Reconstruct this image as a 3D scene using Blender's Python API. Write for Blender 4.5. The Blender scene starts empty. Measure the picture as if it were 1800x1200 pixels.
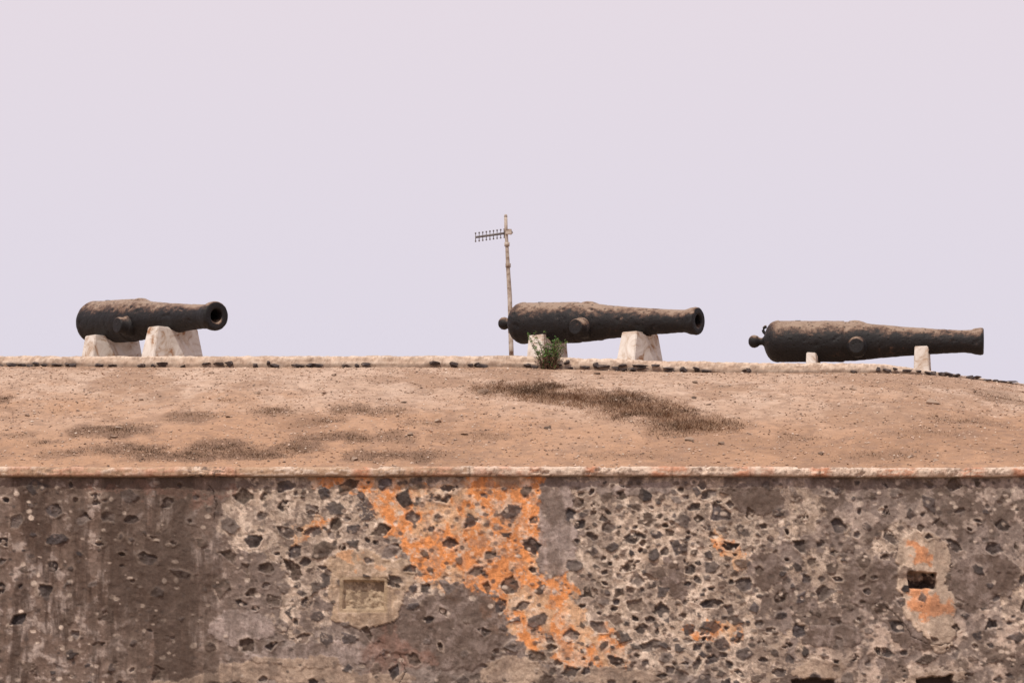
import bpy, bmesh, math, random
import numpy as np
from mathutils import Vector, Matrix, noise as mnoise

random.seed(7); rng=np.random.default_rng(11)
scene=bpy.context.scene
PITCH=math.radians(5.5); FPX=5000.0
cP,sP=math.cos(PITCH),math.sin(PITCH)

# ---------- camera back-projection helper: image pixel at a chosen distance -> metres ----------
def at(px,row,Y):
    cx=(px-900)/FPX; cy=(600-row)/FPX
    d=(cx,cP-cy*sP,sP+cy*cP); t=Y/d[1]
    return Vector((d[0]*t,Y,d[2]*t))
def row_of(y,z):
    return 600-FPX*(z*cP-y*sP)/(y*cP+z*sP)

# ---------- noise ----------
_T=np.random.default_rng(5).random((512,512))
def vn(x,y,seed=0):
    x=np.asarray(x,float)+seed*37.31; y=np.asarray(y,float)+seed*91.7
    xi=np.floor(x).astype(int); yi=np.floor(y).astype(int)
    fx=x-xi; fy=y-yi; fx=fx*fx*(3-2*fx); fy=fy*fy*(3-2*fy)
    a=_T[xi%512,yi%512]; b=_T[(xi+1)%512,yi%512]; c=_T[xi%512,(yi+1)%512]; d=_T[(xi+1)%512,(yi+1)%512]
    return (a*(1-fx)+b*fx)*(1-fy)+(c*(1-fx)+d*fx)*fy
def fbm(x,y,f=1.0,o=4,seed=0,g=0.55):
    s=0;a=1;t=0
    for i in range(o):
        ca,sa=math.cos(.6+i*1.1),math.sin(.6+i*1.1)
        s=s+a*vn((x*ca-y*sa)*f,(x*sa+y*ca)*f,seed+i*3+1); t+=a; a*=g; f*=2.03
    return s/t
def ss(a,b,x):
    t=np.clip((x-a)/(b-a),0,1); return t*t*(3-2*t)
def mixc(C,col,m):
    return C*(1-m[...,None])+np.array(col)*m[...,None]

# ---------- mesh helpers ----------
def np_mesh(name,V,F,C=None,smooth=True,mat=None):
    V=np.asarray(V,np.float32); F=np.asarray(F,np.int32); k=F.shape[1]
    me=bpy.data.meshes.new(name)
    me.vertices.add(len(V)); me.vertices.foreach_set('co',V.ravel())
    me.loops.add(F.size); me.loops.foreach_set('vertex_index',F.ravel())
    me.polygons.add(len(F)); me.polygons.foreach_set('loop_start',np.arange(0,F.size,k,dtype=np.int32))
    me.update(calc_edges=True); me.validate()
    me.polygons.foreach_set('use_smooth',np.full(len(me.polygons),smooth))
    if C is not None:
        ca=me.color_attributes.new('Col','FLOAT_COLOR','POINT')
        C4=np.ones((len(V),4),np.float32); C4[:,:3]=np.clip(C,0,1); ca.data.foreach_set('color',C4.ravel())
    ob=bpy.data.objects.new(name,me); scene.collection.objects.link(ob)
    if mat: me.materials.append(mat)
    return ob
def grid_faces(nr,nc,flip=False):
    i=np.arange(nr*nc).reshape(nr,nc)
    a=i[:-1,:-1].ravel(); b=i[:-1,1:].ravel(); c=i[1:,1:].ravel(); d=i[1:,:-1].ravel()
    return np.stack([a,d,c,b] if flip else [a,b,c,d],1)
def group(name,loc,objs):
    e=bpy.data.objects.new(name,None); scene.collection.objects.link(e); e.location=loc; e.empty_display_size=.3
    for o in objs:
        o.data.transform(Matrix.Translation(-Vector(loc))); o.parent=e
    return e
def py_mesh(name,vs,fs,mat,smooth=False,bevel=0):
    me=bpy.data.meshes.new(name); me.from_pydata([tuple(v) for v in vs],[],fs); me.update()
    bm=bmesh.new(); bm.from_mesh(me); bmesh.ops.recalc_face_normals(bm,faces=bm.faces)
    if bevel: bmesh.ops.bevel(bm,geom=bm.edges[:],offset=bevel,segments=2,affect='EDGES')
    bm.to_mesh(me); bm.free()
    for p in me.polygons: p.use_smooth=smooth
    me.materials.append(mat)
    ob=bpy.data.objects.new(name,me); scene.collection.objects.link(ob); return ob
def tube(name,pts,rads,mat,n=12):
    vs=[];fs=[]
    pts=[Vector(p) for p in pts]
    for i,p in enumerate(pts):
        d=(pts[min(i+1,len(pts)-1)]-pts[max(i-1,0)]).normalized()
        up=Vector((0,0,1)) if abs(d.z)<.9 else Vector((1,0,0))
        a=d.cross(up).normalized(); b=d.cross(a)
        for k in range(n):
            t=2*math.pi*k/n; vs.append(p+(a*math.cos(t)+b*math.sin(t))*rads[i])
    for i in range(len(pts)-1):
        for k in range(n):
            k2=(k+1)%n; fs.append((i*n+k,i*n+k2,(i+1)*n+k2,(i+1)*n+k))
    fs.append(tuple(range(n))[::-1]); fs.append(tuple((len(pts)-1)*n+k for k in range(n)))
    o=py_mesh(name,vs,fs,mat,smooth=True)
    for p in o.data.polygons:
        if len(p.vertices)>4: p.use_smooth=False
    return o
def box(name,c,size,mat,rot=None,bevel=0.004):
    vs=[]
    for x in(-.5,.5):
        for y in(-.5,.5):
            for z in(-.5,.5):
                v=Vector((x*size[0],y*size[1],z*size[2]))
                if rot: v=rot@v
                vs.append(Vector(c)+v)
    return py_mesh(name,vs,[(0,1,3,2),(4,6,7,5),(0,4,5,1),(2,3,7,6),(0,2,6,4),(1,5,7,3)],mat,bevel=bevel)

# ---------- materials ----------
def new_mat(name,rough=.9):
    m=bpy.data.materials.new(name); m.use_nodes=True; nt=m.node_tree
    b=nt.nodes['Principled BSDF']; b.inputs['Roughness'].default_value=rough
    b.inputs['Specular IOR Level'].default_value=.2
    return m,nt,b
def attr_mat(name,s1=60,amt=.35,bump=.4,bdist=.01,s2=12,rough=.93):
    m,nt,b=new_mat(name,rough); N=nt.nodes; L=nt.links
    a=N.new('ShaderNodeAttribute'); a.attribute_name='Col'
    tc=N.new('ShaderNodeTexCoord')
    n1=N.new('ShaderNodeTexNoise'); n1.inputs['Scale'].default_value=s1; n1.inputs['Detail'].default_value=5; n1.inputs['Roughness'].default_value=.7
    n2=N.new('ShaderNodeTexNoise'); n2.inputs['Scale'].default_value=s2; n2.inputs['Detail'].default_value=6; n2.inputs['Roughness'].default_value=.65
    L.new(tc.outputs['Object'],n1.inputs['Vector']); L.new(tc.outputs['Object'],n2.inputs['Vector'])
    add=N.new('ShaderNodeMath'); add.operation='ADD'; L.new(n1.outputs['Fac'],add.inputs[0]); L.new(n2.outputs['Fac'],add.inputs[1])
    mr=N.new('ShaderNodeMapRange'); mr.inputs['From Min'].default_value=.7; mr.inputs['From Max'].default_value=1.3
    mr.inputs['To Min'].default_value=1-amt; mr.inputs['To Max'].default_value=1+amt
    L.new(add.outputs[0],mr.inputs['Value'])
    vm=N.new('ShaderNodeVectorMath'); vm.operation='SCALE'
    L.new(a.outputs['Color'],vm.inputs[0]); L.new(mr.outputs[0],vm.inputs['Scale'])
    L.new(vm.outputs[0],b.inputs['Base Color'])
    bp=N.new('ShaderNodeBump'); bp.inputs['Strength'].default_value=bump; bp.inputs['Distance'].default_value=bdist
    L.new(add.outputs[0],bp.inputs['Height']); L.new(bp.outputs[0],b.inputs['Normal'])
    return m
M_wall=attr_mat('weathered_plaster_rubble',s1=70,amt=.30,bump=.6,bdist=.013,s2=16)
M_soil=attr_mat('gravelly_soil',s1=45,amt=.22,bump=.4,bdist=.008,s2=6)
M_curb=attr_mat('curb_mortar',s1=60,amt=.25,bump=.5,bdist=.01,s2=9)
M_peb=attr_mat('pebble_stone',s1=90,amt=.2,bump=.1,bdist=.003)
M_leaf=attr_mat('vegetation',s1=30,amt=.2,bump=0,rough=.8)

def ramp_mat(name,stops,scale=8,detail=8,rough=.9,bump=.4,bd=.01,dist=0):
    m,nt,b=new_mat(name,rough); N=nt.nodes; L=nt.links
    tc=N.new('ShaderNodeTexCoord'); n=N.new('ShaderNodeTexNoise'); n.inputs['Scale'].default_value=scale; n.inputs['Detail'].default_value=detail; n.inputs['Roughness'].default_value=.65; n.inputs['Distortion'].default_value=dist
    L.new(tc.outputs['Object'],n.inputs['Vector'])
    r=N.new('ShaderNodeValToRGB'); e=r.color_ramp.elements
    while len(e)<len(stops): e.new(.5)
    for i,(p,c) in enumerate(stops): e[i].position=p; e[i].color=(*c,1)
    L.new(n.outputs['Fac'],r.inputs[0]); L.new(r.outputs[0],b.inputs['Base Color'])
    bp=N.new('ShaderNodeBump'); bp.inputs['Strength'].default_value=bump; bp.inputs['Distance'].default_value=bd
    L.new(n.outputs['Fac'],bp.inputs['Height']); L.new(bp.outputs[0],b.inputs['Normal'])
    return m
M_basalt=ramp_mat('basalt',[(.3,(.03,.024,.026)),(.55,(.07,.055,.052)),(.75,(.22,.165,.135))],scale=14)
M_plinth=ramp_mat('stained_whitewash',[(.36,(.30,.16,.09)),(.42,(.46,.37,.30)),(.50,(.58,.52,.47)),(.75,(.73,.69,.65))],scale=3.8,dist=1.2,bump=.6,bd=.02)
M_pole=ramp_mat('galvanised_pipe',[(.38,(.14,.085,.06)),(.5,(.36,.30,.25)),(.7,(.52,.47,.43))],scale=7,rough=.6,bump=.1)
M_antenna=ramp_mat('antenna_metal',[(.3,(.09,.08,.08)),(.7,(.2,.18,.18))],scale=20,rough=.5,bump=.05)
M_base_ground=ramp_mat('ground_dirt',[(.3,(.25,.18,.13)),(.7,(.36,.27,.2))],scale=.8)

def iron():
    m,nt,b=new_mat('rusted_cannon_iron',.6); N=nt.nodes; L=nt.links
    b.inputs['Specular IOR Level'].default_value=.3
    tc=N.new('ShaderNodeTexCoord')
    def nz(s,d=6,r=.65):
        n=N.new('ShaderNodeTexNoise'); n.inputs['Scale'].default_value=s; n.inputs['Detail'].default_value=d; n.inputs['Roughness'].default_value=r
        L.new(tc.outputs['Object'],n.inputs['Vector']); return n
    def madd(a,b_,op='ADD'):
        q=N.new('ShaderNodeMath'); q.operation=op
        for i,s in enumerate((a,b_)):
            if isinstance(s,(int,float)): q.inputs[i].default_value=s
            else: L.new(s,q.inputs[i])
        return q.outputs[0]
    big=nz(2.2,5); mid=nz(10,7,.7); fine=nz(50,4,.7)
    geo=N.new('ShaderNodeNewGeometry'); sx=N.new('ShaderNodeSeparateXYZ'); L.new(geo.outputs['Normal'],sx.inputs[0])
    # wind-blown dust and rust crust on top; shade painted into flanks and underside
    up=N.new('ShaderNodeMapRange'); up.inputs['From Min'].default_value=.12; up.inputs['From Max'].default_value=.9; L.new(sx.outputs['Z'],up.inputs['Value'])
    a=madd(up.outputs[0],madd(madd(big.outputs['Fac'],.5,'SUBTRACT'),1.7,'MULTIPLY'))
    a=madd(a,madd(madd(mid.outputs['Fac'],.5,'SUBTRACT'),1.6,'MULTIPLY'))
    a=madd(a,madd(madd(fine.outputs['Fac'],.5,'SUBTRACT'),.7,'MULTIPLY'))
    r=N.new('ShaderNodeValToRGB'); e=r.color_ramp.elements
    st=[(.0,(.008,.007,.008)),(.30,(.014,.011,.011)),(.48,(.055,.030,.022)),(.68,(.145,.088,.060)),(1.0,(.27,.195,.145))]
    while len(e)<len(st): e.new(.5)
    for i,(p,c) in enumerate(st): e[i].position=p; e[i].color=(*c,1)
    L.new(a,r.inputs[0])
    v=N.new('ShaderNodeTexVoronoi'); v.inputs['Scale'].default_value=12; L.new(tc.outputs['Object'],v.inputs['Vector'])
    vv=madd(v.outputs['Distance'],madd(mid.outputs['Fac'],.36,'MULTIPLY'),'SUBTRACT')
    pm=N.new('ShaderNodeMapRange'); pm.inputs['From Min'].default_value=-.04; pm.inputs['From Max'].default_value=.08; pm.inputs['To Min'].default_value=.25; pm.inputs['To Max'].default_value=1
    L.new(vv,pm.inputs['Value'])
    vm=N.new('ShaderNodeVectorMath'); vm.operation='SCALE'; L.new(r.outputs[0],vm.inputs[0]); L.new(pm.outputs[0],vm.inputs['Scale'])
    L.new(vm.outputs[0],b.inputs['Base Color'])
    h2=madd(madd(mid.outputs['Fac'],fine.outputs['Fac']),madd(pm.outputs[0],.6,'MULTIPLY'))
    bp=N.new('ShaderNodeBump'); bp.inputs['Strength'].default_value=.6; bp.inputs['Distance'].default_value=.012
    L.new(h2,bp.inputs['Height']); L.new(bp.outputs[0],b.inputs['Normal'])
    return m
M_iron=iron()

# ====================================================================== FORT WALL
YW=34.0
step=.0115
xs=np.arange(-11.5,11.5,step)
zs=np.concatenate([np.arange(1.665,-1.02,-step),np.array([-1.1,-1.3,-1.6,-1.9,-2.3])])
X,Z=np.meshgrid(xs,zs)
U=900+X/.006778; Vv=830+(1.70-Z)/.006745      # wall sheet units
wu=(fbm(X,Z,2.2,4,3)-.5)*80; wv=(fbm(X,Z,2.2,4,23)-.5)*80
wu2=wu+(fbm(X,Z,9,4,33,.65)-.5)*50; wv2=wv+(fbm(X,Z,9,4,43,.65)-.5)*50
UW=U+wu2; VW=Vv+wv2
US=U+wu2*.3; VS=Vv+wv2*.3
def field(bl,u=None,v=None):
    u=UW if u is None else u; v=VW if v is None else v
    f=np.full(X.shape,-9.)
    for b in bl:
        cu,cv,ru,rv=b[:4]; an=math.radians(b[4]) if len(b)>4 else 0
        du=u-cu; dv=v-cv
        p=(du*math.cos(an)+dv*math.sin(an))/ru; q=(-du*math.sin(an)+dv*math.cos(an))/rv
        f=np.maximum(f,1-np.sqrt(p*p+q*q))
    return f
n1=fbm(X,Z,1.3,5,50); n2=fbm(X,Z,4,6,60,.62); n3=fbm(X,Z,20,4,70,.7); n4=fbm(X*3.4,Z*.45,1.6,6,80,.62)
n6=fbm(X,Z,8,5,75,.62)
C=np.zeros(X.shape+(3,)); C[:]=(.225,.175,.152)
H=np.zeros(X.shape)
def lay(col,m,dh=0):
    global C,H
    m=np.clip(m,0,1)
    C=mixc(C,col,m); H=H+dh*m
lay((.35,.29,.26),ss(.47,.62,n2*.7+n1*.3)*.9)
lay((.135,.098,.08),ss(.52,.62,n1*.4+fbm(X,Z,3,6,91,.62)*.6)*.9)
left=ss(480,340,UW)
lay((.155,.105,.082),left*.8)
lay((.30,.245,.22),left*ss(.49,.62,n4*.5+n6*.5)*.8)
lay((.43,.345,.30),left*ss(.55,.62,n3*.3+n6*.7)*.55)
lay((.075,.048,.037),left*ss(.48,.57,n4*.65+n1*.35)*.88)
right=ss(1270,1370,UW)
lay((.26,.205,.18),right*.5)
lay((.45,.355,.30),right*ss(.48,.56,n6*.6+n2*.4)*.8)
lay((.51,.39,.315),right*ss(1060,1130,VW)*ss(.43,.56,n2)*.75)
lay((.12,.086,.07),right*ss(.54,.59,fbm(X,Z,3.0,6,95,.62))*.8)
cream=[(480,925,80,80),(600,900,120,65),(760,880,200,55),(610,960,120,70),(1150,950,170,140),(1140,1090,150,110),(900,980,100,120),(1010,1090,90,100),(1250,1080,80,70),(540,1030,70,80),(1300,950,50,80),(1060,880,60,55),(1790,1060,30,50),(820,1010,110,30),(1440,1010,60,45),(1560,960,60,30),(1350,1140,80,40),(880,1190,60,20),(1400,900,60,35)]
cm=ss(-.04,.10,field(cream)*.8+(n2-.5)*1.2+(n6-.5)*.8)
lay((.50,.385,.30),cm*.94,-.010)
lay((.66,.53,.43),cm*ss(.47,.57,n6*.7+n3*.3)*.85)
lay((.29,.22,.18),cm*ss(.50,.58,fbm(X,Z,7,5,105,.65))*.8)
lay((.17,.13,.11),cm*ss(.55,.61,fbm(X,Z,15,4,108,.68))*.65)
orange=[(830,905,140,70),(745,950,66,52),(850,965,110,80),(890,1040,64,75,20),(960,1080,72,75,-30),(1020,1135,74,48,35),(630,853,95,17),(560,935,45,12),(740,878,100,30),(1275,965,28,28),(1240,1110,50,17),(930,870,34,50),(975,1035,40,66,-30)]
om=ss(-.02,.12,field(orange)*1.1+(n2-.5)*.8+(n6-.5)*.4)
lay((.64,.39,.23),om*.9,.003)
lay((.70,.275,.095),om*ss(.42,.53,fbm(X,Z,3.4,6,115,.62))*.92)
lay((.66,.51,.39),om*ss(.54,.60,n6*.7+n3*.3)*.6)
lay((.38,.25,.18),om*ss(.57,.63,fbm(X,Z,10,4,118,.65))*.55)
grey=[(975,925,34,110),(1100,858,120,10),(560,1150,110,26),(430,1100,60,30)]
gm=ss(.0,.08,field(grey,US,VS)+(n6-.5)*.7)
lay((.30,.24,.215),gm*.88,.010); lay((.40,.32,.29),gm*ss(.48,.58,n6)*.8); lay((.17,.128,.108),gm*ss(.50,.6,n2*.5+n4*.5)*.8)
dark=[(805,1100,90,78),(1530,1025,60,44),(1728,1018,66,48),(1340,1000,36,30),(1190,1010,24,46),(700,1105,50,50),(1460,1120,56,20),(1620,1120,56,26),(1330,880,46,26)]
dm=ss(.0,.06,field(dark,US,VS)+(n6-.5)*.55)
lay((.15,.11,.092),dm*.92,.010); lay((.27,.21,.185),dm*ss(.49,.60,n6)*.75); lay((.10,.068,.054),dm*ss(.50,.6,n2)*.7)
red=[(690,1145,62,46),(300,870,200,10)]
rm=ss(.0,.4,field(red)+(n2-.5)*.6); lay((.23,.13,.10),rm*.7)
tan=[(500,1178,120,26),(640,1195,90,14),(900,1182,70,24),(340,1194,70,12),(1080,1188,80,16),(1440,1175,50,18),(1640,1192,60,16)]
tm=ss(.0,.08,field(tan,US,VS)+(n6-.5)*.6)
lay((.42,.315,.24),tm*.9,.008); lay((.28,.205,.16),tm*ss(.5,.58,n2)*.7)
p1=ss(-.02,.03,field([(645,1035,66,66),(700,1010,26,28),(612,1080,30,16),(665,1078,36,16),(610,995,32,24)],US,VS)+(n6-.5)*.25)
p2=ss(-.02,.03,field([(1624,982,50,50),(1630,1060,48,52),(1648,1112,26,38),(1620,1020,46,52)],US,VS)+(n6-.5)*.22)
lay((.40,.29,.205),p1,.016); lay((.50,.38,.29),p1*ss(.48,.57,n6)*.7); lay((.27,.19,.135),p1*ss(.50,.6,n2)*.6)
lay((.52,.40,.31),p2,.016); lay((.37,.275,.215),p2*ss(.52,.6,n6)*.5)
lay((.60,.26,.12),p2*ss(.0,.3,field([(1612,972,32,24),(1625,1062,46,30)])+(n6-.5)*.8)*.85)
lay((.58,.30,.15),p1*ss(.0,.3,field([(628,990,34,16)])+(n6-.5)*.7)*.6)
nost=np.clip(gm+dm*.75+tm*.9+p1+p2,0,1)
H+= (n2-.5)*.028+(n6-.5)*.024+(n3-.5)*.011+(n1-.5)*.03

def sample(A,u,v):
    j=int(round((u-900)*.006778/step+11.5/step)); z=1.70-(v-830)*.006745
    i=int(round((1.665-z)/step))
    if i<0 or j<0 or i>=len(zs)-5 or j>=len(xs): return None
    return A[i,j]
dens=fbm(X,Z,.9,3,125)
stones=[]; cell={}
for k in range(28000):
    u=rng.uniform(-760,2560); v=rng.uniform(848,1232)
    q=sample(nost,u,v)
    if q is None or q>.45 and rng.random()>.03: continue
    c=sample(cm,u,v); o=sample(om,u,v); dn=sample(dens,u,v)
    big=k<7000
    if u<400: r=rng.uniform(9,16) if big else rng.uniform(4,10); gap=2.3
    elif 1020<u<1300: r=rng.uniform(9,16) if big else rng.uniform(4,9); gap=1.28 if not big else 1.6
    elif u>=1300: r=rng.uniform(8,14) if big else rng.uniform(4,8); gap=1.8
    elif o>.5: r=rng.uniform(11,18) if big else rng.uniform(6,10); gap=1.9
    elif c>.5: r=rng.uniform(10,19) if big else rng.uniform(5,11); gap=1.38
    else: r=rng.uniform(8,15) if big else rng.uniform(5,9); gap=1.9
    gap*=1+max(-.15,(.5-dn)*3.0)
    gx,gy=int(u//90),int(v//90); ok=True
    for a in(-1,0,1):
        for b in(-1,0,1):
            for (uu,vv,rr) in cell.get((gx+a,gy+b),()):
                if (uu-u)**2+((vv-v)*1.15)**2<((r+rr)*gap)**2: ok=False;break
            if not ok:break
        if not ok:break
    if not ok: continue
    cell.setdefault((gx,gy),[]).append((u,v,r)); stones.append((u,v,r,c,o))
edge=(fbm(X,Z,13,4,131,.65)-.5)*.044
rough_st=fbm(X,Z,12,5,141,.65)
lipn=ss(.40,.62,fbm(X,Z,7,4,145,.6))
for (u,v,r,c,o) in stones:
    x0=(u-900)*.006778; z0=1.70-(v-830)*.006745; R=r*.00676
    w=R*2.1+.05
    j0=max(0,int((x0-w+11.5)/step)); j1=min(len(xs),int((x0+w+11.5)/step)+1)
    i0=max(0,int((1.665-z0-w)/step)); i1=min(len(zs)-5,int((1.665-z0+w)/step)+1)
    if i1<=i0 or j1<=j0: continue
    sl=(slice(i0,i1),slice(j0,j1))
    dx=X[sl]-x0; dz=Z[sl]-z0
    n=rng.integers(4,8); th0=rng.uniform(0,6.28); an=rng.normal(0,.5); asp=rng.uniform(.6,.98); stx=rng.uniform(1,1.35)
    ex=(dx*math.cos(an)+dz*math.sin(an))/stx; ez=(-dx*math.sin(an)+dz*math.cos(an))/asp/1.05
    d=np.full(dx.shape,-9.)
    for q in range(n):
        t=th0+2*math.pi*(q+rng.uniform(-.28,.28))/n
        d=np.maximum(d,ex*math.cos(t)+ez*math.sin(t)-R*rng.uniform(.68,1.02))
    d=d+edge[sl]*min(1,R/.07)
    veil=rng.uniform(.30,.80)
    if u>1300 or u<400: veil-=.06
    cover=ss(veil+.28,veil+.16,rough_st[sl])
    m=ss(.005,-.008,d)*cover*rng.uniform(.8,1)
    t1,t2=rng.normal(0,.12,2)
    proud=rng.random()<.5
    body=(.015 if proud else -.022)+t1*dx+t2*dz+(rough_st[sl]-.5)*.06
    lip=ss(.045,.004,d)*(1-m)*lipn[sl]
    ringc=rng.uniform(.1,.8)*(.9 if c>.4 else .55)
    cc=C[sl]; cc=mixc(cc,(.60,.48,.39),lip*ringc)
    g=rng.uniform(.7,1.8); tint=rng.random()
    base=np.array((.052,.043,.043))*g if tint<.65 else np.array((.10,.072,.058))*g
    if rng.random()<.14: base=np.array((.18,.145,.13))
    cc=cc*(1-m[...,None])+base*(.3+1.4*rough_st[sl][...,None])*m[...,None]
    C[sl]=cc
    hh=H[sl]+lip*(.012 if not proud else .004)
    H[sl]=hh*(1-m)+(np.median(H[sl])+body)*m
for k in range(6500):
    u=rng.uniform(-700,2500); v=rng.uniform(842,1230)
    q=sample(nost,u,v)
    if q is None or q>.5 and rng.random()>.15: continue
    if u<400 and rng.random()<.5: continue
    x0=(u-900)*.006778; z0=1.70-(v-830)*.006745; R=rng.uniform(.006,.028)
    j0=max(0,int((x0-.05+11.5)/step)); j1=j0+9; i0=max(0,int((1.665-z0-.05)/step)); i1=i0+9
    sl=(slice(i0,i1),slice(j0,j1)); d=np.hypot((X[sl]-x0)*rng.uniform(.6,1),(Z[sl]-z0)*rng.uniform(.8,1.3))-R+edge[sl]*.5
    m=ss(.006,-.006,d); ck=rng.choice([0,1,2],p=[.45,.3,.25]); col=[(.08,.062,.056),(.64,.52,.43),(.18,.13,.11)][ck]
    C[sl]=mixc(C[sl],col,m*rng.uniform(.4,.9)); H[sl]+=m*rng.uniform(-.010,.008)
C*= (1+(n3-.5)*.55)[...,None]
C*= (1-.14*ss(.50,.60,fbm(X,Z,28,3,148,.7)))[...,None]
run=ss(880,838,Vv+(n4-.5)*140)
lay((.11,.08,.067),run*ss(.40,.56,n4)*.55)
grime=fbm(X*2.4,Z*.30,1.3,6,149,.62)
lay((.12,.088,.072),ss(.52,.61,grime)*.34*(1-.6*om))
lay((.085,.06,.048),left*ss(.50,.60,fbm(X*2.0,Z*.25,1.6,6,153,.62))*.5)
lay((.13,.10,.083),ss(1120,1220,VW)*ss(.47,.58,n1)*.35)

def rect(u0,u1,v0,v1,s=1.2,jit=0):
    uu=U+(wu2*.03 if not jit else wu2*jit); vvv=Vv+(wv2*.03 if not jit else wv2*jit)
    return ss(u0-s,u0+s,uu)*ss(u1+s,u1-s,uu)*ss(v0-s,v0+s,vvv)*ss(v1+s,v1-s,vvv)
r0=rect(597,681,1014,1076); lay((.33,.24,.155),r0*.7)
r1=rect(604,675,1021,1070); H=H*(1-r0)+(.004+(n3-.5)*.012)*r0
rel=fbm(X,Z,12,4,151,.6)
H=H*(1-r1)+(-.075+(rel-.5)*.12*ss(.35,.55,rel))*r1; lay((.38,.29,.205),r1*.8); lay((.17,.12,.085),r1*ss(.52,.42,rel)*.8)
r2=rect(1597,1646,1006,1035,1.5,.08); H=H*(1-r2)+(-.16+(fbm(X,Z,14,3,161)-.5)*.26)*r2
lay((.085,.06,.05),r2); lay((.36,.27,.21),r2*ss(.52,.60,fbm(X,Z,11,3,165)))
r3=rect(1598,1680,1170,1240,2,.15); lay((.42,.33,.27),r3*.7*ss(.35,.5,n6))
for (a,b,c_,d_) in[(1392,1462,1191,1240),(1606,1672,1190,1240)]:
    r4=rect(a,b,c_,d_,2,.2); H=H*(1-r4)-.13*r4; lay((.05,.035,.03),r4)
def crack(pts,w=.006):
    global H
    D=np.full(X.shape,9.)
    P=[((u-900)*.006778,1.70-(v-830)*.006745) for u,v in pts]
    xx=X+(n6-.5)*.09; zz=Z+(n2-.5)*.09
    for (ax,az),(bx,bz) in zip(P[:-1],P[1:]):
        L2=(bx-ax)**2+(bz-az)**2; t=np.clip(((xx-ax)*(bx-ax)+(zz-az)*(bz-az))/L2,0,1)
        D=np.minimum(D,np.hypot(xx-ax-t*(bx-ax),zz-az-t*(bz-az)))
    m=ss(w*1.8,w*.5,D); lay((.07,.048,.04),m*.85); H=H-.015*m
crack([(1552,1062),(1580,1085),(1600,1118),(1650,1135),(1668,1128)],.005)
crack([(366,855),(380,885),(372,915)],.005)
crack([(700,1150),(716,1180),(700,1200)],.004)
VT=np.stack([X,YW-H,Z],-1).reshape(-1,3)
wall_face=np_mesh('rubble_face',VT,grid_faces(len(zs),len(xs)),C.reshape(-1,3),True,M_wall)

# coping course
cx=np.arange(-11.5,11.5,.012)
prof=[(.06,-.125),(-.0,-.12),(-.045,-.118),(-.070,-.112),(-.086,-.098),(-.092,-.08),(-.094,-.06),(-.094,-.04),(-.090,-.022),(-.080,-.008),(-.058,.0),(-.03,.004),(.05,.006),(.2,.0),(.45,-.03)]
nc=len(cx); PV=np.zeros((len(prof),nc,3)); PC=np.zeros((len(prof),nc,3))
cu=900+cx/.006778
brk=ss(328,336,cu)*ss(398,392,cu)
sag=fbm(cx,cx*0,.5,3,170)*.03-.015
joint=np.zeros(nc)
for uj in np.arange(-800,2600,118):
    uj=uj+rng.uniform(-40,40); joint=np.maximum(joint,ss(2.2,.6,np.abs(cu-uj))*rng.uniform(.1,.9))
for k,(py,pz) in enumerate(prof):
    nn=fbm(cx,cx*0+pz*8,6,5,175,.7); n5=fbm(cx,cx*0+pz*14,28,3,178,.7)
    chip=ss(.58,.66,fbm(cx,cx*0+pz*2,3.2,5,182,.65))
    f=1 if py<0.02 else .3
    y=YW+py-(nn-.5)*.045*f-(n5-.5)*.018*f+chip*.03*f+joint*.02*f
    z=1.765+pz+sag+(nn-.5)*.020-chip*(.018 if pz>-.03 else 0)
    if py<0: y=y+brk*.045*(1 if pz>-.07 else -.25); 
    if pz>-.05 and py<.02: z=z-brk*.035
    PV[k,:,0]=cx; PV[k,:,1]=y; PV[k,:,2]=z
    c0=np.where((cu<820)[:,None],np.array((.40,.27,.185)),np.array((.56,.43,.34)))
    c0=mixc(c0,(.63,.51,.42),ss(.46,.58,nn)*.75)
    c0=mixc(c0,(.20,.135,.10),ss(.54,.63,n5*.5+fbm(cx,cx*0+pz*3,2.5,4,190,.7)*.5)*.75)
    rd=np.zeros(nc)
    for (a,b) in[(1145,1210),(1290,1320),(1425,1460),(1545,1610),(1690,1730),(620,650),(1780,1840),(1030,1050),(930,950)]:
        rd=np.maximum(rd,ss(a-8,a+8,cu)*ss(b+8,b-8,cu))
    rd=np.maximum(rd,ss(.50,.60,fbm(cx,cx*0,1.1,5,195,.7))*.65)
    c0=mixc(c0,(.45,.19,.105),rd*ss(.38,.55,nn)*.8)
    c0=mixc(c0,(.10,.07,.055),joint*.6)
    c0=mixc(c0,(.13,.09,.07),brk*ss(.45,.6,n5))
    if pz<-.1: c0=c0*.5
    PC[k]=c0
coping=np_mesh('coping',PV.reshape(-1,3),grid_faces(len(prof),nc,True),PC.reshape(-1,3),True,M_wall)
parts=[wall_face,coping]
for sx_ in(-11.5,11.5):
    parts.append(py_mesh('return_wall',[(sx_,34,-2.3),(sx_,78,-2.3),(sx_,78,3.4),(sx_,44,3.4),(sx_,34,1.62)],[(0,1,2,3,4)],M_base_ground))
group('fort_wall',(0,34,-2.3),parts)

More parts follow.
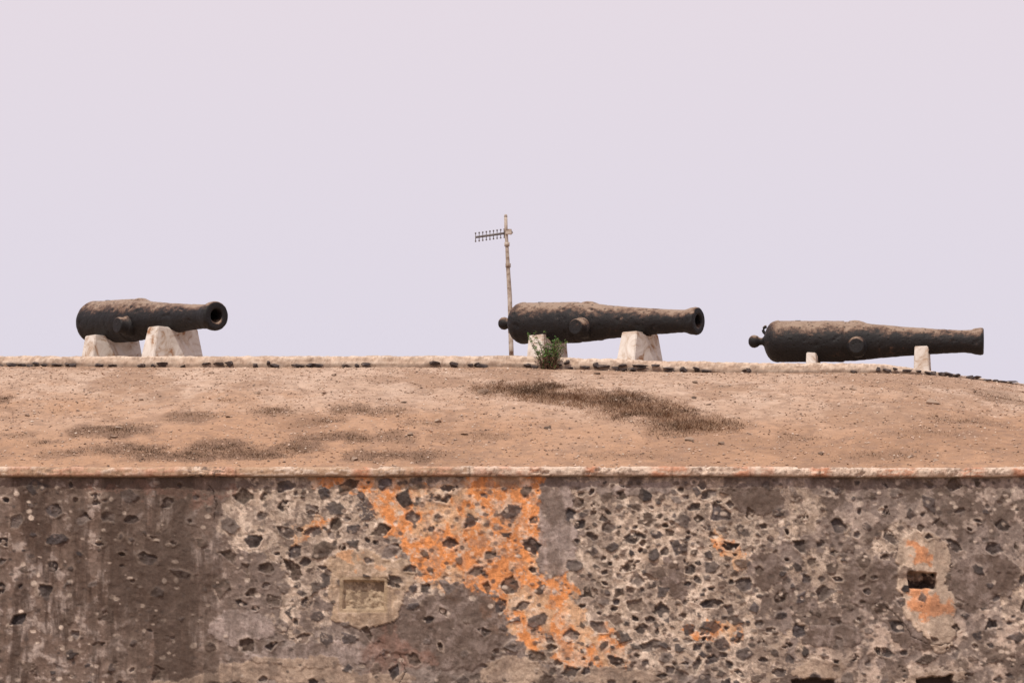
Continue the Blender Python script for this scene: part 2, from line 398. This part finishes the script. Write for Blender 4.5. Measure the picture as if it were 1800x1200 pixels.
# ====================================================================== CURB LINE + HILLSIDE
kp=[-900,0,300,900,1000,1100,1300,1550,1600,1650,1700,1750,1800,1900,2100,2500]
ky=[43,43,43,43,43,43,43,43,43.15,43.5,43.95,44.45,45,46.3,49,55]
kb=[643,643,645,645,648,652,655,655,657,660,665,671,677,690,713,750]
kt=[624,625,626,625,629,632,637,639,646,654,661,668,674,688,711,748]
PB=[at(p,b,y) for p,b,y in zip(kp,kb,ky)]; PT=[at(p,b,y) for p,b,y in zip(kp,kt,ky)]
kx=[p.x for p in PB]; kzb=[p.z for p in PB]; kzt=[p.z for p in PT]
def yc(x): return np.interp(x,kx,ky)
def zb(x): return np.interp(x,kx,kzb)
def zt(x): return np.maximum(np.interp(x,kx,kzt),zb(x)+.02)
def terr(x,y):
    t=np.clip((y-34.05)/(yc(x)-34.05),0,1)
    z=1.735+(zb(x)-1.735)*(t+.05*np.sin(np.pi*t))
    z=z+((fbm(x,y,.7,4,200)-.5)*.14)*np.sin(np.pi*np.clip(t,0,1))
    return z,t
tx=np.arange(-11.5,11.5,.026); tt=np.linspace(0,1,350)
TX,TT=np.meshgrid(tx,tt); TY=34.05+TT*(yc(TX)-34.05)
TZ,_=terr(TX,TY)
gn=fbm(TX,TY,15,3,210,.85)
TZ=TZ+(gn-.5)*.020+(fbm(TX,TY,3,3,213)-.5)*.03*np.sin(np.pi*TT)
TC=np.zeros(TX.shape+(3,)); TC[:]=(.40,.278,.203)
a1=fbm(TX,TY*.6,.5,4,220); a2=fbm(TX,TY*.45,2.6,5,225,.65)
TC=mixc(TC,(.35,.205,.125),ss(.85,.15,TT+(a1-.5)*1.1)*.9)
TC=mixc(TC,(.47,.345,.265),ss(.5,.62,a2)*ss(.2,.7,TT)*.6)
TC=mixc(TC,(.26,.155,.098),ss(.49,.62,fbm(TX,TY*.45,1.1,5,230,.62))*.65)
TC=mixc(TC,(.22,.14,.10),ss(.52,.62,fbm(TX,TY*.7,7,5,235,.7))*.45)
def on_slope(px,row):
    ts=np.linspace(0,1,300); x=(px-900)/FPX*38.5
    for _ in range(4):
        y=34.05+ts*(yc(x)-34.05); z,_t=terr(np.full(300,x),y)
        r=row_of(y,z); i=int(np.argmin(abs(r-row))); x=(px-900)/FPX*(y[i]*cP+z[i]*sP)
    return x,float(y[i])
mats_=[(330,730,55,13,.8),(200,755,85,13,1),(240,790,85,15,.9),(330,798,90,15,1),(400,785,75,14,1),(520,788,80,18,1),(610,768,100,13,.9),(640,722,85,11,.8),(490,722,48,9,.8),(570,740,55,8,.6),(690,800,110,12,1),(830,765,75,10,.5),(80,778,35,9,.6),(450,800,85,13,1),(750,745,50,8,.4),(1540,800,75,11,.4),(10,700,26,9,.7),(30,765,28,8,.5),(1640,760,75,9,.3),(1400,770,75,9,.3),(1100,800,75,9,.3),(1760,700,60,9,.5),(1700,740,65,9,.4),(400,705,40,7,.3),(130,795,60,9,.7)]
main=[(880,682,52,12,1),(945,690,85,18,1),(1010,700,95,21,1),(1090,714,105,23,1),(1170,730,98,22,1),(1245,744,66,16,.9),(980,680,50,9,.8),(1100,695,55,10,.9),(1210,752,80,13,.8)]
gm_=np.zeros(TX.shape); gmain=np.zeros(TX.shape); blades=[]
def patch(p,n,hmin,hmax,kind):
    global gm_,gmain
    px,row,rx,rr,s=p
    x,y=on_slope(px,row); x2,y2=on_slope(px,row-rr); x3,y3=on_slope(px,min(row+rr,818))
    RX=rx*.0078; RY=max(.15,abs(y2-y3)/2); wn=1.5 if kind else 2.2
    d=np.hypot((TX-x)/RX,(TY-y)/RY)+(a2-.5)*wn
    if kind: gmain=np.maximum(gmain,ss(1.15,.4,d)*s)
    else: gm_=np.maximum(gm_,ss(1.15,.4,d)*s)
    k=int(n*RX*RY*s)
    ang=rng.uniform(0,6.283,k); rad=rng.random(k)**.7*1.2
    bx=x+np.cos(ang)*rad*RX; by=y+np.sin(ang)*rad*RY
    dd=rad+(fbm(bx,by*.45,2.6,5,225,.65)-.5)*wn+rng.normal(0,.15,k)
    keep=dd<.95
    hs=rng.uniform(hmin,hmax,keep.sum())*np.clip(1.25-dd[keep]*.7,.35,1.2)
    blades.append((bx[keep],by[keep],hs,np.full(keep.sum(),kind)))
for p in mats_: patch(p,6000,.010,.028,0)
for p in main: patch(p,7500,.02,.065,1)
TC=mixc(TC,(.15,.092,.062),gm_*.74)
TC=mixc(TC,(.23,.14,.092),gmain*.75)
h_=np_mesh('slope',np.stack([TX,TY,TZ],-1).reshape(-1,3),grid_faces(len(tt),len(tx)),TC.reshape(-1,3),True,M_soil)
px_=np.linspace(-11.5,11.5,120); pr=np.array([0,.3,1,3,8,16,30])
PX,PR=np.meshgrid(px_,pr); PY=yc(PX)+.35+PR; PZ=zt(PX)-.03+0*PR
plat=np_mesh('terrace_top',np.stack([PX,PY,PZ],-1).reshape(-1,3),grid_faces(len(pr),len(px_)),np.tile(np.array((.38,.27,.2)),(PX.size,1)),True,M_soil)
group('hillside',(0,34,1.7),[h_,plat])
ground=py_mesh('ground',[(-3000,-3000,-2.3),(3000,-3000,-2.3),(3000,3000,-2.3),(-3000,3000,-2.3)],[(0,1,2,3)],M_base_ground)

# curb
kx_=np.arange(-11.4,11.4,.02); hgt=zt(kx_)-zb(kx_)
pf=[(-.02,-.25),(-.03,.0),(-.03,.2),(-.028,.4),(-.024,.6),(-.018,.78),(.0,.92),(.03,1.0),(.1,1.03),(.25,1.0),(.45,.9)]
KV=np.zeros((len(pf),len(kx_),3)); KC=np.zeros_like(KV)
for k,(py,pz) in enumerate(pf):
    nn=fbm(kx_,kx_*0+pz*1.5+py*3,3,5,250,.7); n5=fbm(kx_,kx_*0+pz*3,16,3,255,.75)
    KV[k,:,0]=kx_; KV[k,:,1]=yc(kx_)+py-(nn-.5)*.07-(n5-.5)*.03
    KV[k,:,2]=zb(kx_)+hgt*pz+(nn-.5)*.05*(pz>.5)+(n5-.5)*.018*(pz>.5)
    c0=np.zeros((len(kx_),3)); c0[:]=(.49,.37,.285)
    c0=mixc(c0,(.60,.49,.40),ss(.45,.58,nn)*.8); c0=mixc(c0,(.26,.18,.135),ss(.53,.62,n5)*.6)
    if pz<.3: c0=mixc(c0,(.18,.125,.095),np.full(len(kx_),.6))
    KC[k]=c0
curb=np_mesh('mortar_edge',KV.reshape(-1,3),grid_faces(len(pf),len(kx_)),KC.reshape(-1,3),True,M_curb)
def rocks(name,items,mat):
    me=bpy.data.meshes.new(name); bm=bmesh.new()
    for (c,s) in items:
        vs=[]
        for _ in range(11):
            v=Vector([random.gauss(0,1) for _ in range(3)]).normalized()*random.uniform(.8,1.1)
            v=Vector((v.x*s[0],v.y*s[1],v.z*s[2])); vs.append(bm.verts.new(Vector(c)+v))
        r=bmesh.ops.convex_hull(bm,input=vs)
        junk=[g for g in r['geom_interior'] if isinstance(g,bmesh.types.BMVert)]
        if junk: bmesh.ops.delete(bm,geom=list(set(junk)),context='VERTS')
    bm.to_mesh(me); bm.free(); me.materials.append(mat)
    ob=bpy.data.objects.new(name,me); scene.collection.objects.link(ob); return ob
it=[]
x=-11.2
while x<11.2:
    u=900+x/.0086; hh=float(zt(x)-zb(x))
    if u<330: pr_,f,s=.85,(.02,.22),(.05,.11)
    elif u<950: pr_,f,s=.9,(.06,.32),(.05,.13)
    elif u<1260: pr_,f,s=.97,(.15,.55),(.06,.14)
    elif u<1560: pr_,f,s=.25,(.05,.4),(.03,.09)
    else: pr_,f,s=.9,(.2,.7),(.05,.12)
    if 640<u<800: pr_=.55
    w=random.uniform(*s)
    if random.random()<pr_:
        it.append(((x,float(yc(x))-.055,float(zb(x))+hh*random.uniform(*f)),(w,.06,random.uniform(.024,.05))))
    if 950<=u<1260 and random.random()<.6:
        it.append(((x+.03,float(yc(x))-.05,float(zb(x))+hh*random.uniform(.0,.3)),(w*.8,.05,.03)))
    x+=w*1.4+random.expovariate(18)
cst=rocks('basalt_stones',it,M_basalt)
group('stone_curb',(0,43,3.6),[curb,cst])

# ====================================================================== GRAVEL, ROCKS, GRASS
def scatter_tetra(name,n,smin,smax,mat,cols,probs):
    x=rng.uniform(-11,11,n); t=rng.random(n)**.9; y=34.1+t*(yc(x)-34.15)
    z,_=terr(x,y); s=smin+(smax-smin)*rng.random(n)**5
    base=np.array([(1,0,0),(-1,0,0),(0,1,0),(0,-1,0),(0,0,1),(0,0,-.6)],float)
    fc=np.array([(0,2,4),(2,1,4),(1,3,4),(3,0,4),(2,0,5),(1,2,5),(3,1,5),(0,3,5)])
    V=base[None]*s[:,None,None]*rng.uniform(.5,1.2,(n,6,1))
    V[:,:,2]*=.6
    V+=rng.normal(0,.15,(n,6,3))*s[:,None,None]
    V+=np.stack([x,y,z+s*.2],1)[:,None]
    F=(fc[None]+np.arange(n)[:,None,None]*6).reshape(-1,3)
    ci=rng.choice(len(cols),n,p=probs); Cc=np.array(cols)[ci]*rng.uniform(.8,1.2,(n,1)); Cc=np.repeat(Cc,6,0)
    return np_mesh(name,V.reshape(-1,3),F,Cc,False,mat)
gravel=scatter_tetra('gravel',60000,.005,.026,M_peb,[(.44,.31,.235),(.50,.38,.30),(.19,.135,.105),(.33,.21,.145),(.60,.50,.42)],[.44,.20,.10,.23,.03])
it=[]
for _ in range(130):
    x=random.uniform(-10,10); t=random.random(); y=34.2+t*(float(yc(x))-34.4); z=float(terr(np.array([x]),np.array([y]))[0][0]); s=.012+.04*random.random()**3
    it.append(((x,y,z+s*.3),(s*random.uniform(1,1.6),s,s*.6)))
M_rk=ramp_mat('loose_stone',[(.35,(.10,.07,.055)),(.5,(.28,.2,.15)),(.7,(.45,.35,.28))],scale=1.3,detail=3)
for (px,row,w,h) in[(850,691,.10,.05),(1640,710,.12,.06),(1443,798,.04,.03),(620,808,.07,.025),(770,742,.06,.03),(200,768,.07,.025),(1600,804,.05,.025),(815,765,.07,.02),(568,692,.06,.02),(710,707,.05,.02),(1050,657,.07,.02)]:
    x,y=on_slope(px,row); z=float(terr(np.array([x]),np.array([y]))[0][0]); it.append(((x,y,z+h*.4),(w,.06,h)))
rk=rocks('scattered_rocks',it,M_rk)
bx,by,bh,bk=[np.concatenate([b[i] for b in blades]) for i in range(4)]
bz,_=terr(bx,by); n=len(bx); an=rng.uniform(0,6.283,n); lean=rng.uniform(.5,2.8,n); w=rng.uniform(.002,.0042,n)
b0=np.stack([bx-np.cos(an+1.57)*w,by-np.sin(an+1.57)*w,bz-.005],1); b1=np.stack([bx+np.cos(an+1.57)*w,by+np.sin(an+1.57)*w,bz-.005],1)
b2=np.stack([bx+np.cos(an)*bh*lean,by+np.sin(an)*bh*lean,bz+bh],1)
V=np.stack([b0,b1,b2],1).reshape(-1,3); F=np.arange(3*n).reshape(-1,3)
gc=np.array([(.25,.15,.095),(.33,.21,.135),(.17,.105,.07),(.42,.29,.19)])[rng.choice(4,n,p=[.35,.3,.2,.15])]*rng.uniform(.8,1.2,(n,1))
cl=fbm(bx,by,2.0,4,260); gc=gc*(1-.45*ss(.45,.6,cl))[:,None]
gc[bk==0]*=.72
np_mesh('dry_grass',V,F,np.repeat(gc,3,0),False,M_leaf)

# ====================================================================== CANNONS
PROF=[(-.385,0.0),(-.38,.040),(-.36,.075),(-.325,.100),(-.28,.106),(-.235,.09),(-.20,.062),(-.16,.058),(-.13,.085),(-.11,.15),(-.09,.20),(-.06,.255),(-.02,.30),(.02,.325),(.07,.340),(.10,.345),(.13,.336),(1.16,.334),(1.18,.320),(1.34,.316),(1.50,.300),(1.70,.274),(2.1,.240),(2.6,.206),(3.0,.184),(3.12,.182),(3.20,.191),(3.27,.212),(3.35,.222),(3.385,.216),(3.40,.198),(3.398,.112),(3.36,.104),(2.7,.104),(2.69,.0)]
def cannon(B,M,plinths,L=3.4,rs=1.0,seed=0,loop=False):
    B=Vector(B); M=Vector(M); ax=(M-B).normalized(); sc=(M-B).length/L
    side=ax.cross(Vector((0,0,1))).normalized(); up=side.cross(ax)
    pts=[]
    for (x0,r0),(x1,r1) in zip(PROF[:-1],PROF[1:]):
        k=max(1,int(math.hypot(x1-x0,r1-r0)/.025))
        for i in range(k): pts.append((x0+(x1-x0)*i/k,r0+(r1-r0)*i/k))
    pts.append(PROF[-1]); n=110; vs=[];fs=[]
    for i,(x,r) in enumerate(pts):
        for k in range(n):
            t=2*math.pi*k/n; rr=r*rs
            p=Vector((x*3,math.cos(t)*r*3,math.sin(t)*r*3+seed*7))
            if r>.15:
                rr+=mnoise.noise(p*1.3)*.004+mnoise.noise(p*5)*.004+mnoise.noise(p*9)*.003
                pit=mnoise.noise(p*3.6+Vector((5,1,2)));  rr-=max(0,pit-.40)*.05
            vs.append(B+(ax*x+ (side*math.cos(t)+up*math.sin(t))*rr)*sc)
    for i in range(len(pts)-1):
        for k in range(n):
            k2=(k+1)%n; fs.append((i*n+k,i*n+k2,(i+1)*n+k2,(i+1)*n+k))
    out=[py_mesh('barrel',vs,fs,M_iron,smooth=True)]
    c=B+(ax*1.40-up*.11)*sc
    for s in(-1,1):
        d=side*s
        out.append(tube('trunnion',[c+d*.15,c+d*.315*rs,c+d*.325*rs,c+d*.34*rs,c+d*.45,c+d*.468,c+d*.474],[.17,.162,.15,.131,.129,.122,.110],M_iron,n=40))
    R=Matrix((ax,side,up)).transposed()
    pad=[];pf_=[]
    x0=1.36
    for i,(dx,h) in enumerate([(-.14,.0),(-.10,.022),(-.03,.034),(.05,.036),(.12,.022),(.20,0)]):
        for j in range(7):
            a=math.radians(-20+40*j/6); r_=np.interp(x0+dx,[p[0] for p in PROF[16:26]],[p[1] for p in PROF[16:26]])
            hh=h*(1-((j-3)/3)**4)-.006
            pad.append(B+(ax*(x0+dx)+(up*math.cos(a)+side*math.sin(a))*(r_+hh))*sc)
    for i in range(5):
        for j in range(6): pf_.append((i*7+j,i*7+j+1,(i+1)*7+j+1,(i+1)*7+j))
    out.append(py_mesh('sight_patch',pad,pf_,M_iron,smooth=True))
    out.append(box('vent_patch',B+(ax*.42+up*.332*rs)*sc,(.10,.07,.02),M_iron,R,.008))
    if loop:
        lp=[B+ax*(-.09-.055*math.sin(a))+up*(.185+.06*math.cos(a)) for a in [i*math.pi/6 for i in range(0,7)]]
        out.append(tube('breeching_loop',lp,[.026]*7,M_iron,n=10))
    flat=Vector((ax.x,ax.y,0)).normalized(); sd=Vector((flat.y,-flat.x,0))
    for (xp,wb,wt,rb,horn,th,zbase) in plinths:
        cpt=B+ax*xp*sc; zc=cpt.z; botr=zc-rb; top=botr+horn
        poly=[(-wb/2,zbase),(wb/2,zbase),(wt/2,top)]
        hw=min(wt/2-.04,math.sqrt(max(0,rb**2-(rb-horn)**2)))
        K=10
        for i in range(K+1):
            w=hw-2*hw*i/K; poly.append((w,zc-math.sqrt(max(0,rb*rb-w*w))+.006))
        poly.append((-wt/2,top))
        m_=len(poly); vs=[]
        for q in(-1,1):
            for (w,z) in poly:
                k=1.0 if z<zbase+.01 else .8
                vs.append(Vector((cpt.x,cpt.y,0))+sd*w+flat*(q*th/2*k)+Vector((random.uniform(-.012,.012),0,z+random.uniform(-.01,.01))))
        fs=[tuple(range(m_)),tuple(range(m_,2*m_))[::-1]]+[(i,(i+1)%m_,m_+(i+1)%m_,m_+i) for i in range(m_)]
        out.append(py_mesh('plinth',vs,fs,M_plinth,bevel=.012))
    return group('cannon',B,out)
zp=3.80
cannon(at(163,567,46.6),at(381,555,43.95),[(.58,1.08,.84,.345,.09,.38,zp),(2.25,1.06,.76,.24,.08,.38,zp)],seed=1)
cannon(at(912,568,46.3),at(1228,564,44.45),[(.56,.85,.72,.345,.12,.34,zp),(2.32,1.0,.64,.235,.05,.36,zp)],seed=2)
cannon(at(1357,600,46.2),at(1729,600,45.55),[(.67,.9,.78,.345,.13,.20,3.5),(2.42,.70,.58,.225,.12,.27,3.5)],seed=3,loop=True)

# ====================================================================== ANTENNA MAST
YA=50
def A(px,row): return at(px,row,YA)
mast=tube('mast',[A(899.5,640),A(898.5,610),A(897,560),A(896,520),A(893.5,480),A(892.5,460),A(891,430),A(889.5,405),A(889,380)],[.042,.042,.04,.04,.036,.034,.03,.03,.028],M_pole)
cap=tube('mast_cap',[A(889,381),A(889,377)],[.032,.02],M_pole)
col=[tube('coupling',[A(a,b),A(a,b-7)],[.046,.046],M_pole) for a,b in[(897.6,585),(893.2,470),(891.2,433)]]
boom=tube('boom',[A(901,408),A(836,417)],[.022,.02],M_antenna,8)
els=[]
for i in range(9):
    p=836+i*6.3; r=417-(p-836)*9/65
    els.append(tube('element',[A(p,r-6)+Vector((0,0,0)),A(p,r+6)],[.008,.008],M_antenna,6))
    for q in(-7,7):
        c=A(p,r+q); els.append(tube('element_tip',[c-Vector((0,0,.015)),c,c+Vector((0,0,.015))],[.010,.016,.010],M_antenna,8))
br=box('clamp_bracket',A(894,408)+Vector((0,-.04,0)),(.11,.08,.09),M_pole)
ubolt=tube('u_bolt',[A(886,402),A(886,414),A(892,416)],[.01,.01,.01],M_antenna,6)
stub=tube('feed_box',[A(893,404),A(900,411)],[.03,.03],M_pole,8)
group('antenna_mast',A(899.5,640),[mast,cap,boom,br,ubolt,stub]+col+els)

# ====================================================================== SHRUB
sb=at(966,650,42.85); vs=[];fs=[];cs=[]
def blade(p,d,l,w,c):
    d=d.normalized(); s=d.cross(Vector([random.gauss(0,1) for _ in range(3)])).normalized()*w
    i=len(vs); vs.extend([p,p+d*l*.5+s,p+d*l,p+d*l*.5-s]); fs.append((i,i+1,i+2,i+3)); cs.extend([c]*4)
tw=[]
for k in range(46):
    a=random.uniform(0,6.28); sp=random.uniform(.03,.30)
    d=Vector((math.cos(a)*sp,math.sin(a)*sp*.6,1)).normalized(); Lb=random.uniform(.24,.46)
    if k%9==0: d=Vector((-.35,0,.9)).normalized(); Lb=.62
    if k%9==3: d=Vector((.4,0,.9)).normalized(); Lb=.50
    p=sb+Vector((random.uniform(-.11,.11),random.uniform(-.05,.05),-.02)); q=[p]
    for j in range(6):
        d=(d+Vector([random.gauss(0,.09) for _ in range(3)])).normalized(); p=p+d*Lb/6; q.append(p)
    tw.append(q)
    for j in range(1,7):
        for _ in range(9):
            h=(q[j].z-sb.z)
            if h<.19 and random.random()<.7: c=random.choice([(.13,.07,.045),(.18,.11,.07),(.10,.05,.035)])
            else: c=random.choice([(.08,.17,.04),(.055,.11,.03),(.12,.20,.055),(.065,.14,.04),(.13,.13,.055)])
            blade(q[j]+Vector([random.gauss(0,.014) for _ in range(3)]),Vector((random.gauss(0,1),random.gauss(0,1),random.gauss(.4,.8))),random.uniform(.02,.045),random.uniform(.005,.010),c)
leaves=np_mesh('leaves',np.array([tuple(v) for v in vs]),np.array(fs),np.array(cs),False,M_leaf)
M_twig=ramp_mat('twig',[(.3,(.07,.045,.03)),(.7,(.14,.09,.06))])
tws=[tube('stem',q,[.006-.0006*i for i in range(7)],M_twig,5) for q in tw]
group('shrub',sb,[leaves]+tws)

# ====================================================================== LIGHT, SKY, CAMERA
S=Vector((-.30,-.58,1.0)).normalized(); el=math.asin(S.z); az=math.atan2(S.x,S.y)
w=bpy.data.worlds.new('World'); scene.world=w; w.use_nodes=True; nt=w.node_tree; N=nt.nodes; Lk=nt.links
bg=N['Background']; bg.inputs['Strength'].default_value=.1
sky=N.new('ShaderNodeTexSky'); sky.sky_type='NISHITA'; sky.sun_disc=False; sky.sun_elevation=el; sky.sun_rotation=az; sky.dust_density=6; sky.air_density=1
tc=N.new('ShaderNodeTexCoord'); sp=N.new('ShaderNodeSeparateXYZ'); Lk.new(tc.outputs['Generated'],sp.inputs[0])
hz=N.new('ShaderNodeValToRGB'); e=hz.color_ramp.elements
e[0].position=.07; e[0].color=(.765,.722,.825,1); e[1].position=.22; e[1].color=(.82,.735,.80,1)
Lk.new(sp.outputs['Z'],hz.inputs[0])
sc_=N.new('ShaderNodeVectorMath'); sc_.operation='SCALE'; sc_.inputs['Scale'].default_value=10; Lk.new(hz.outputs[0],sc_.inputs[0])
mx=N.new('ShaderNodeMix'); mx.data_type='RGBA'; mx.inputs['Factor'].default_value=.94
Lk.new(sky.outputs[0],mx.inputs['A']); Lk.new(sc_.outputs[0],mx.inputs['B']); Lk.new(mx.outputs['Result'],bg.inputs['Color'])
sun=bpy.data.lights.new('sun','SUN'); sun.energy=3.5; sun.angle=math.radians(1.2); sun.color=(1,.92,.80)
so=bpy.data.objects.new('sun',sun); scene.collection.objects.link(so); so.rotation_euler=(-S).to_track_quat('-Z','Y').to_euler(); so.location=(0,0,30)
cam=bpy.data.cameras.new('camera'); co=bpy.data.objects.new('camera',cam); scene.collection.objects.link(co)
cam.lens=100; cam.sensor_width=36; cam.clip_end=6000; co.rotation_euler=(math.radians(95.5),0,0); scene.camera=co
scene.view_settings.view_transform='Standard'; scene.view_settings.look='None'; scene.view_settings.exposure=0
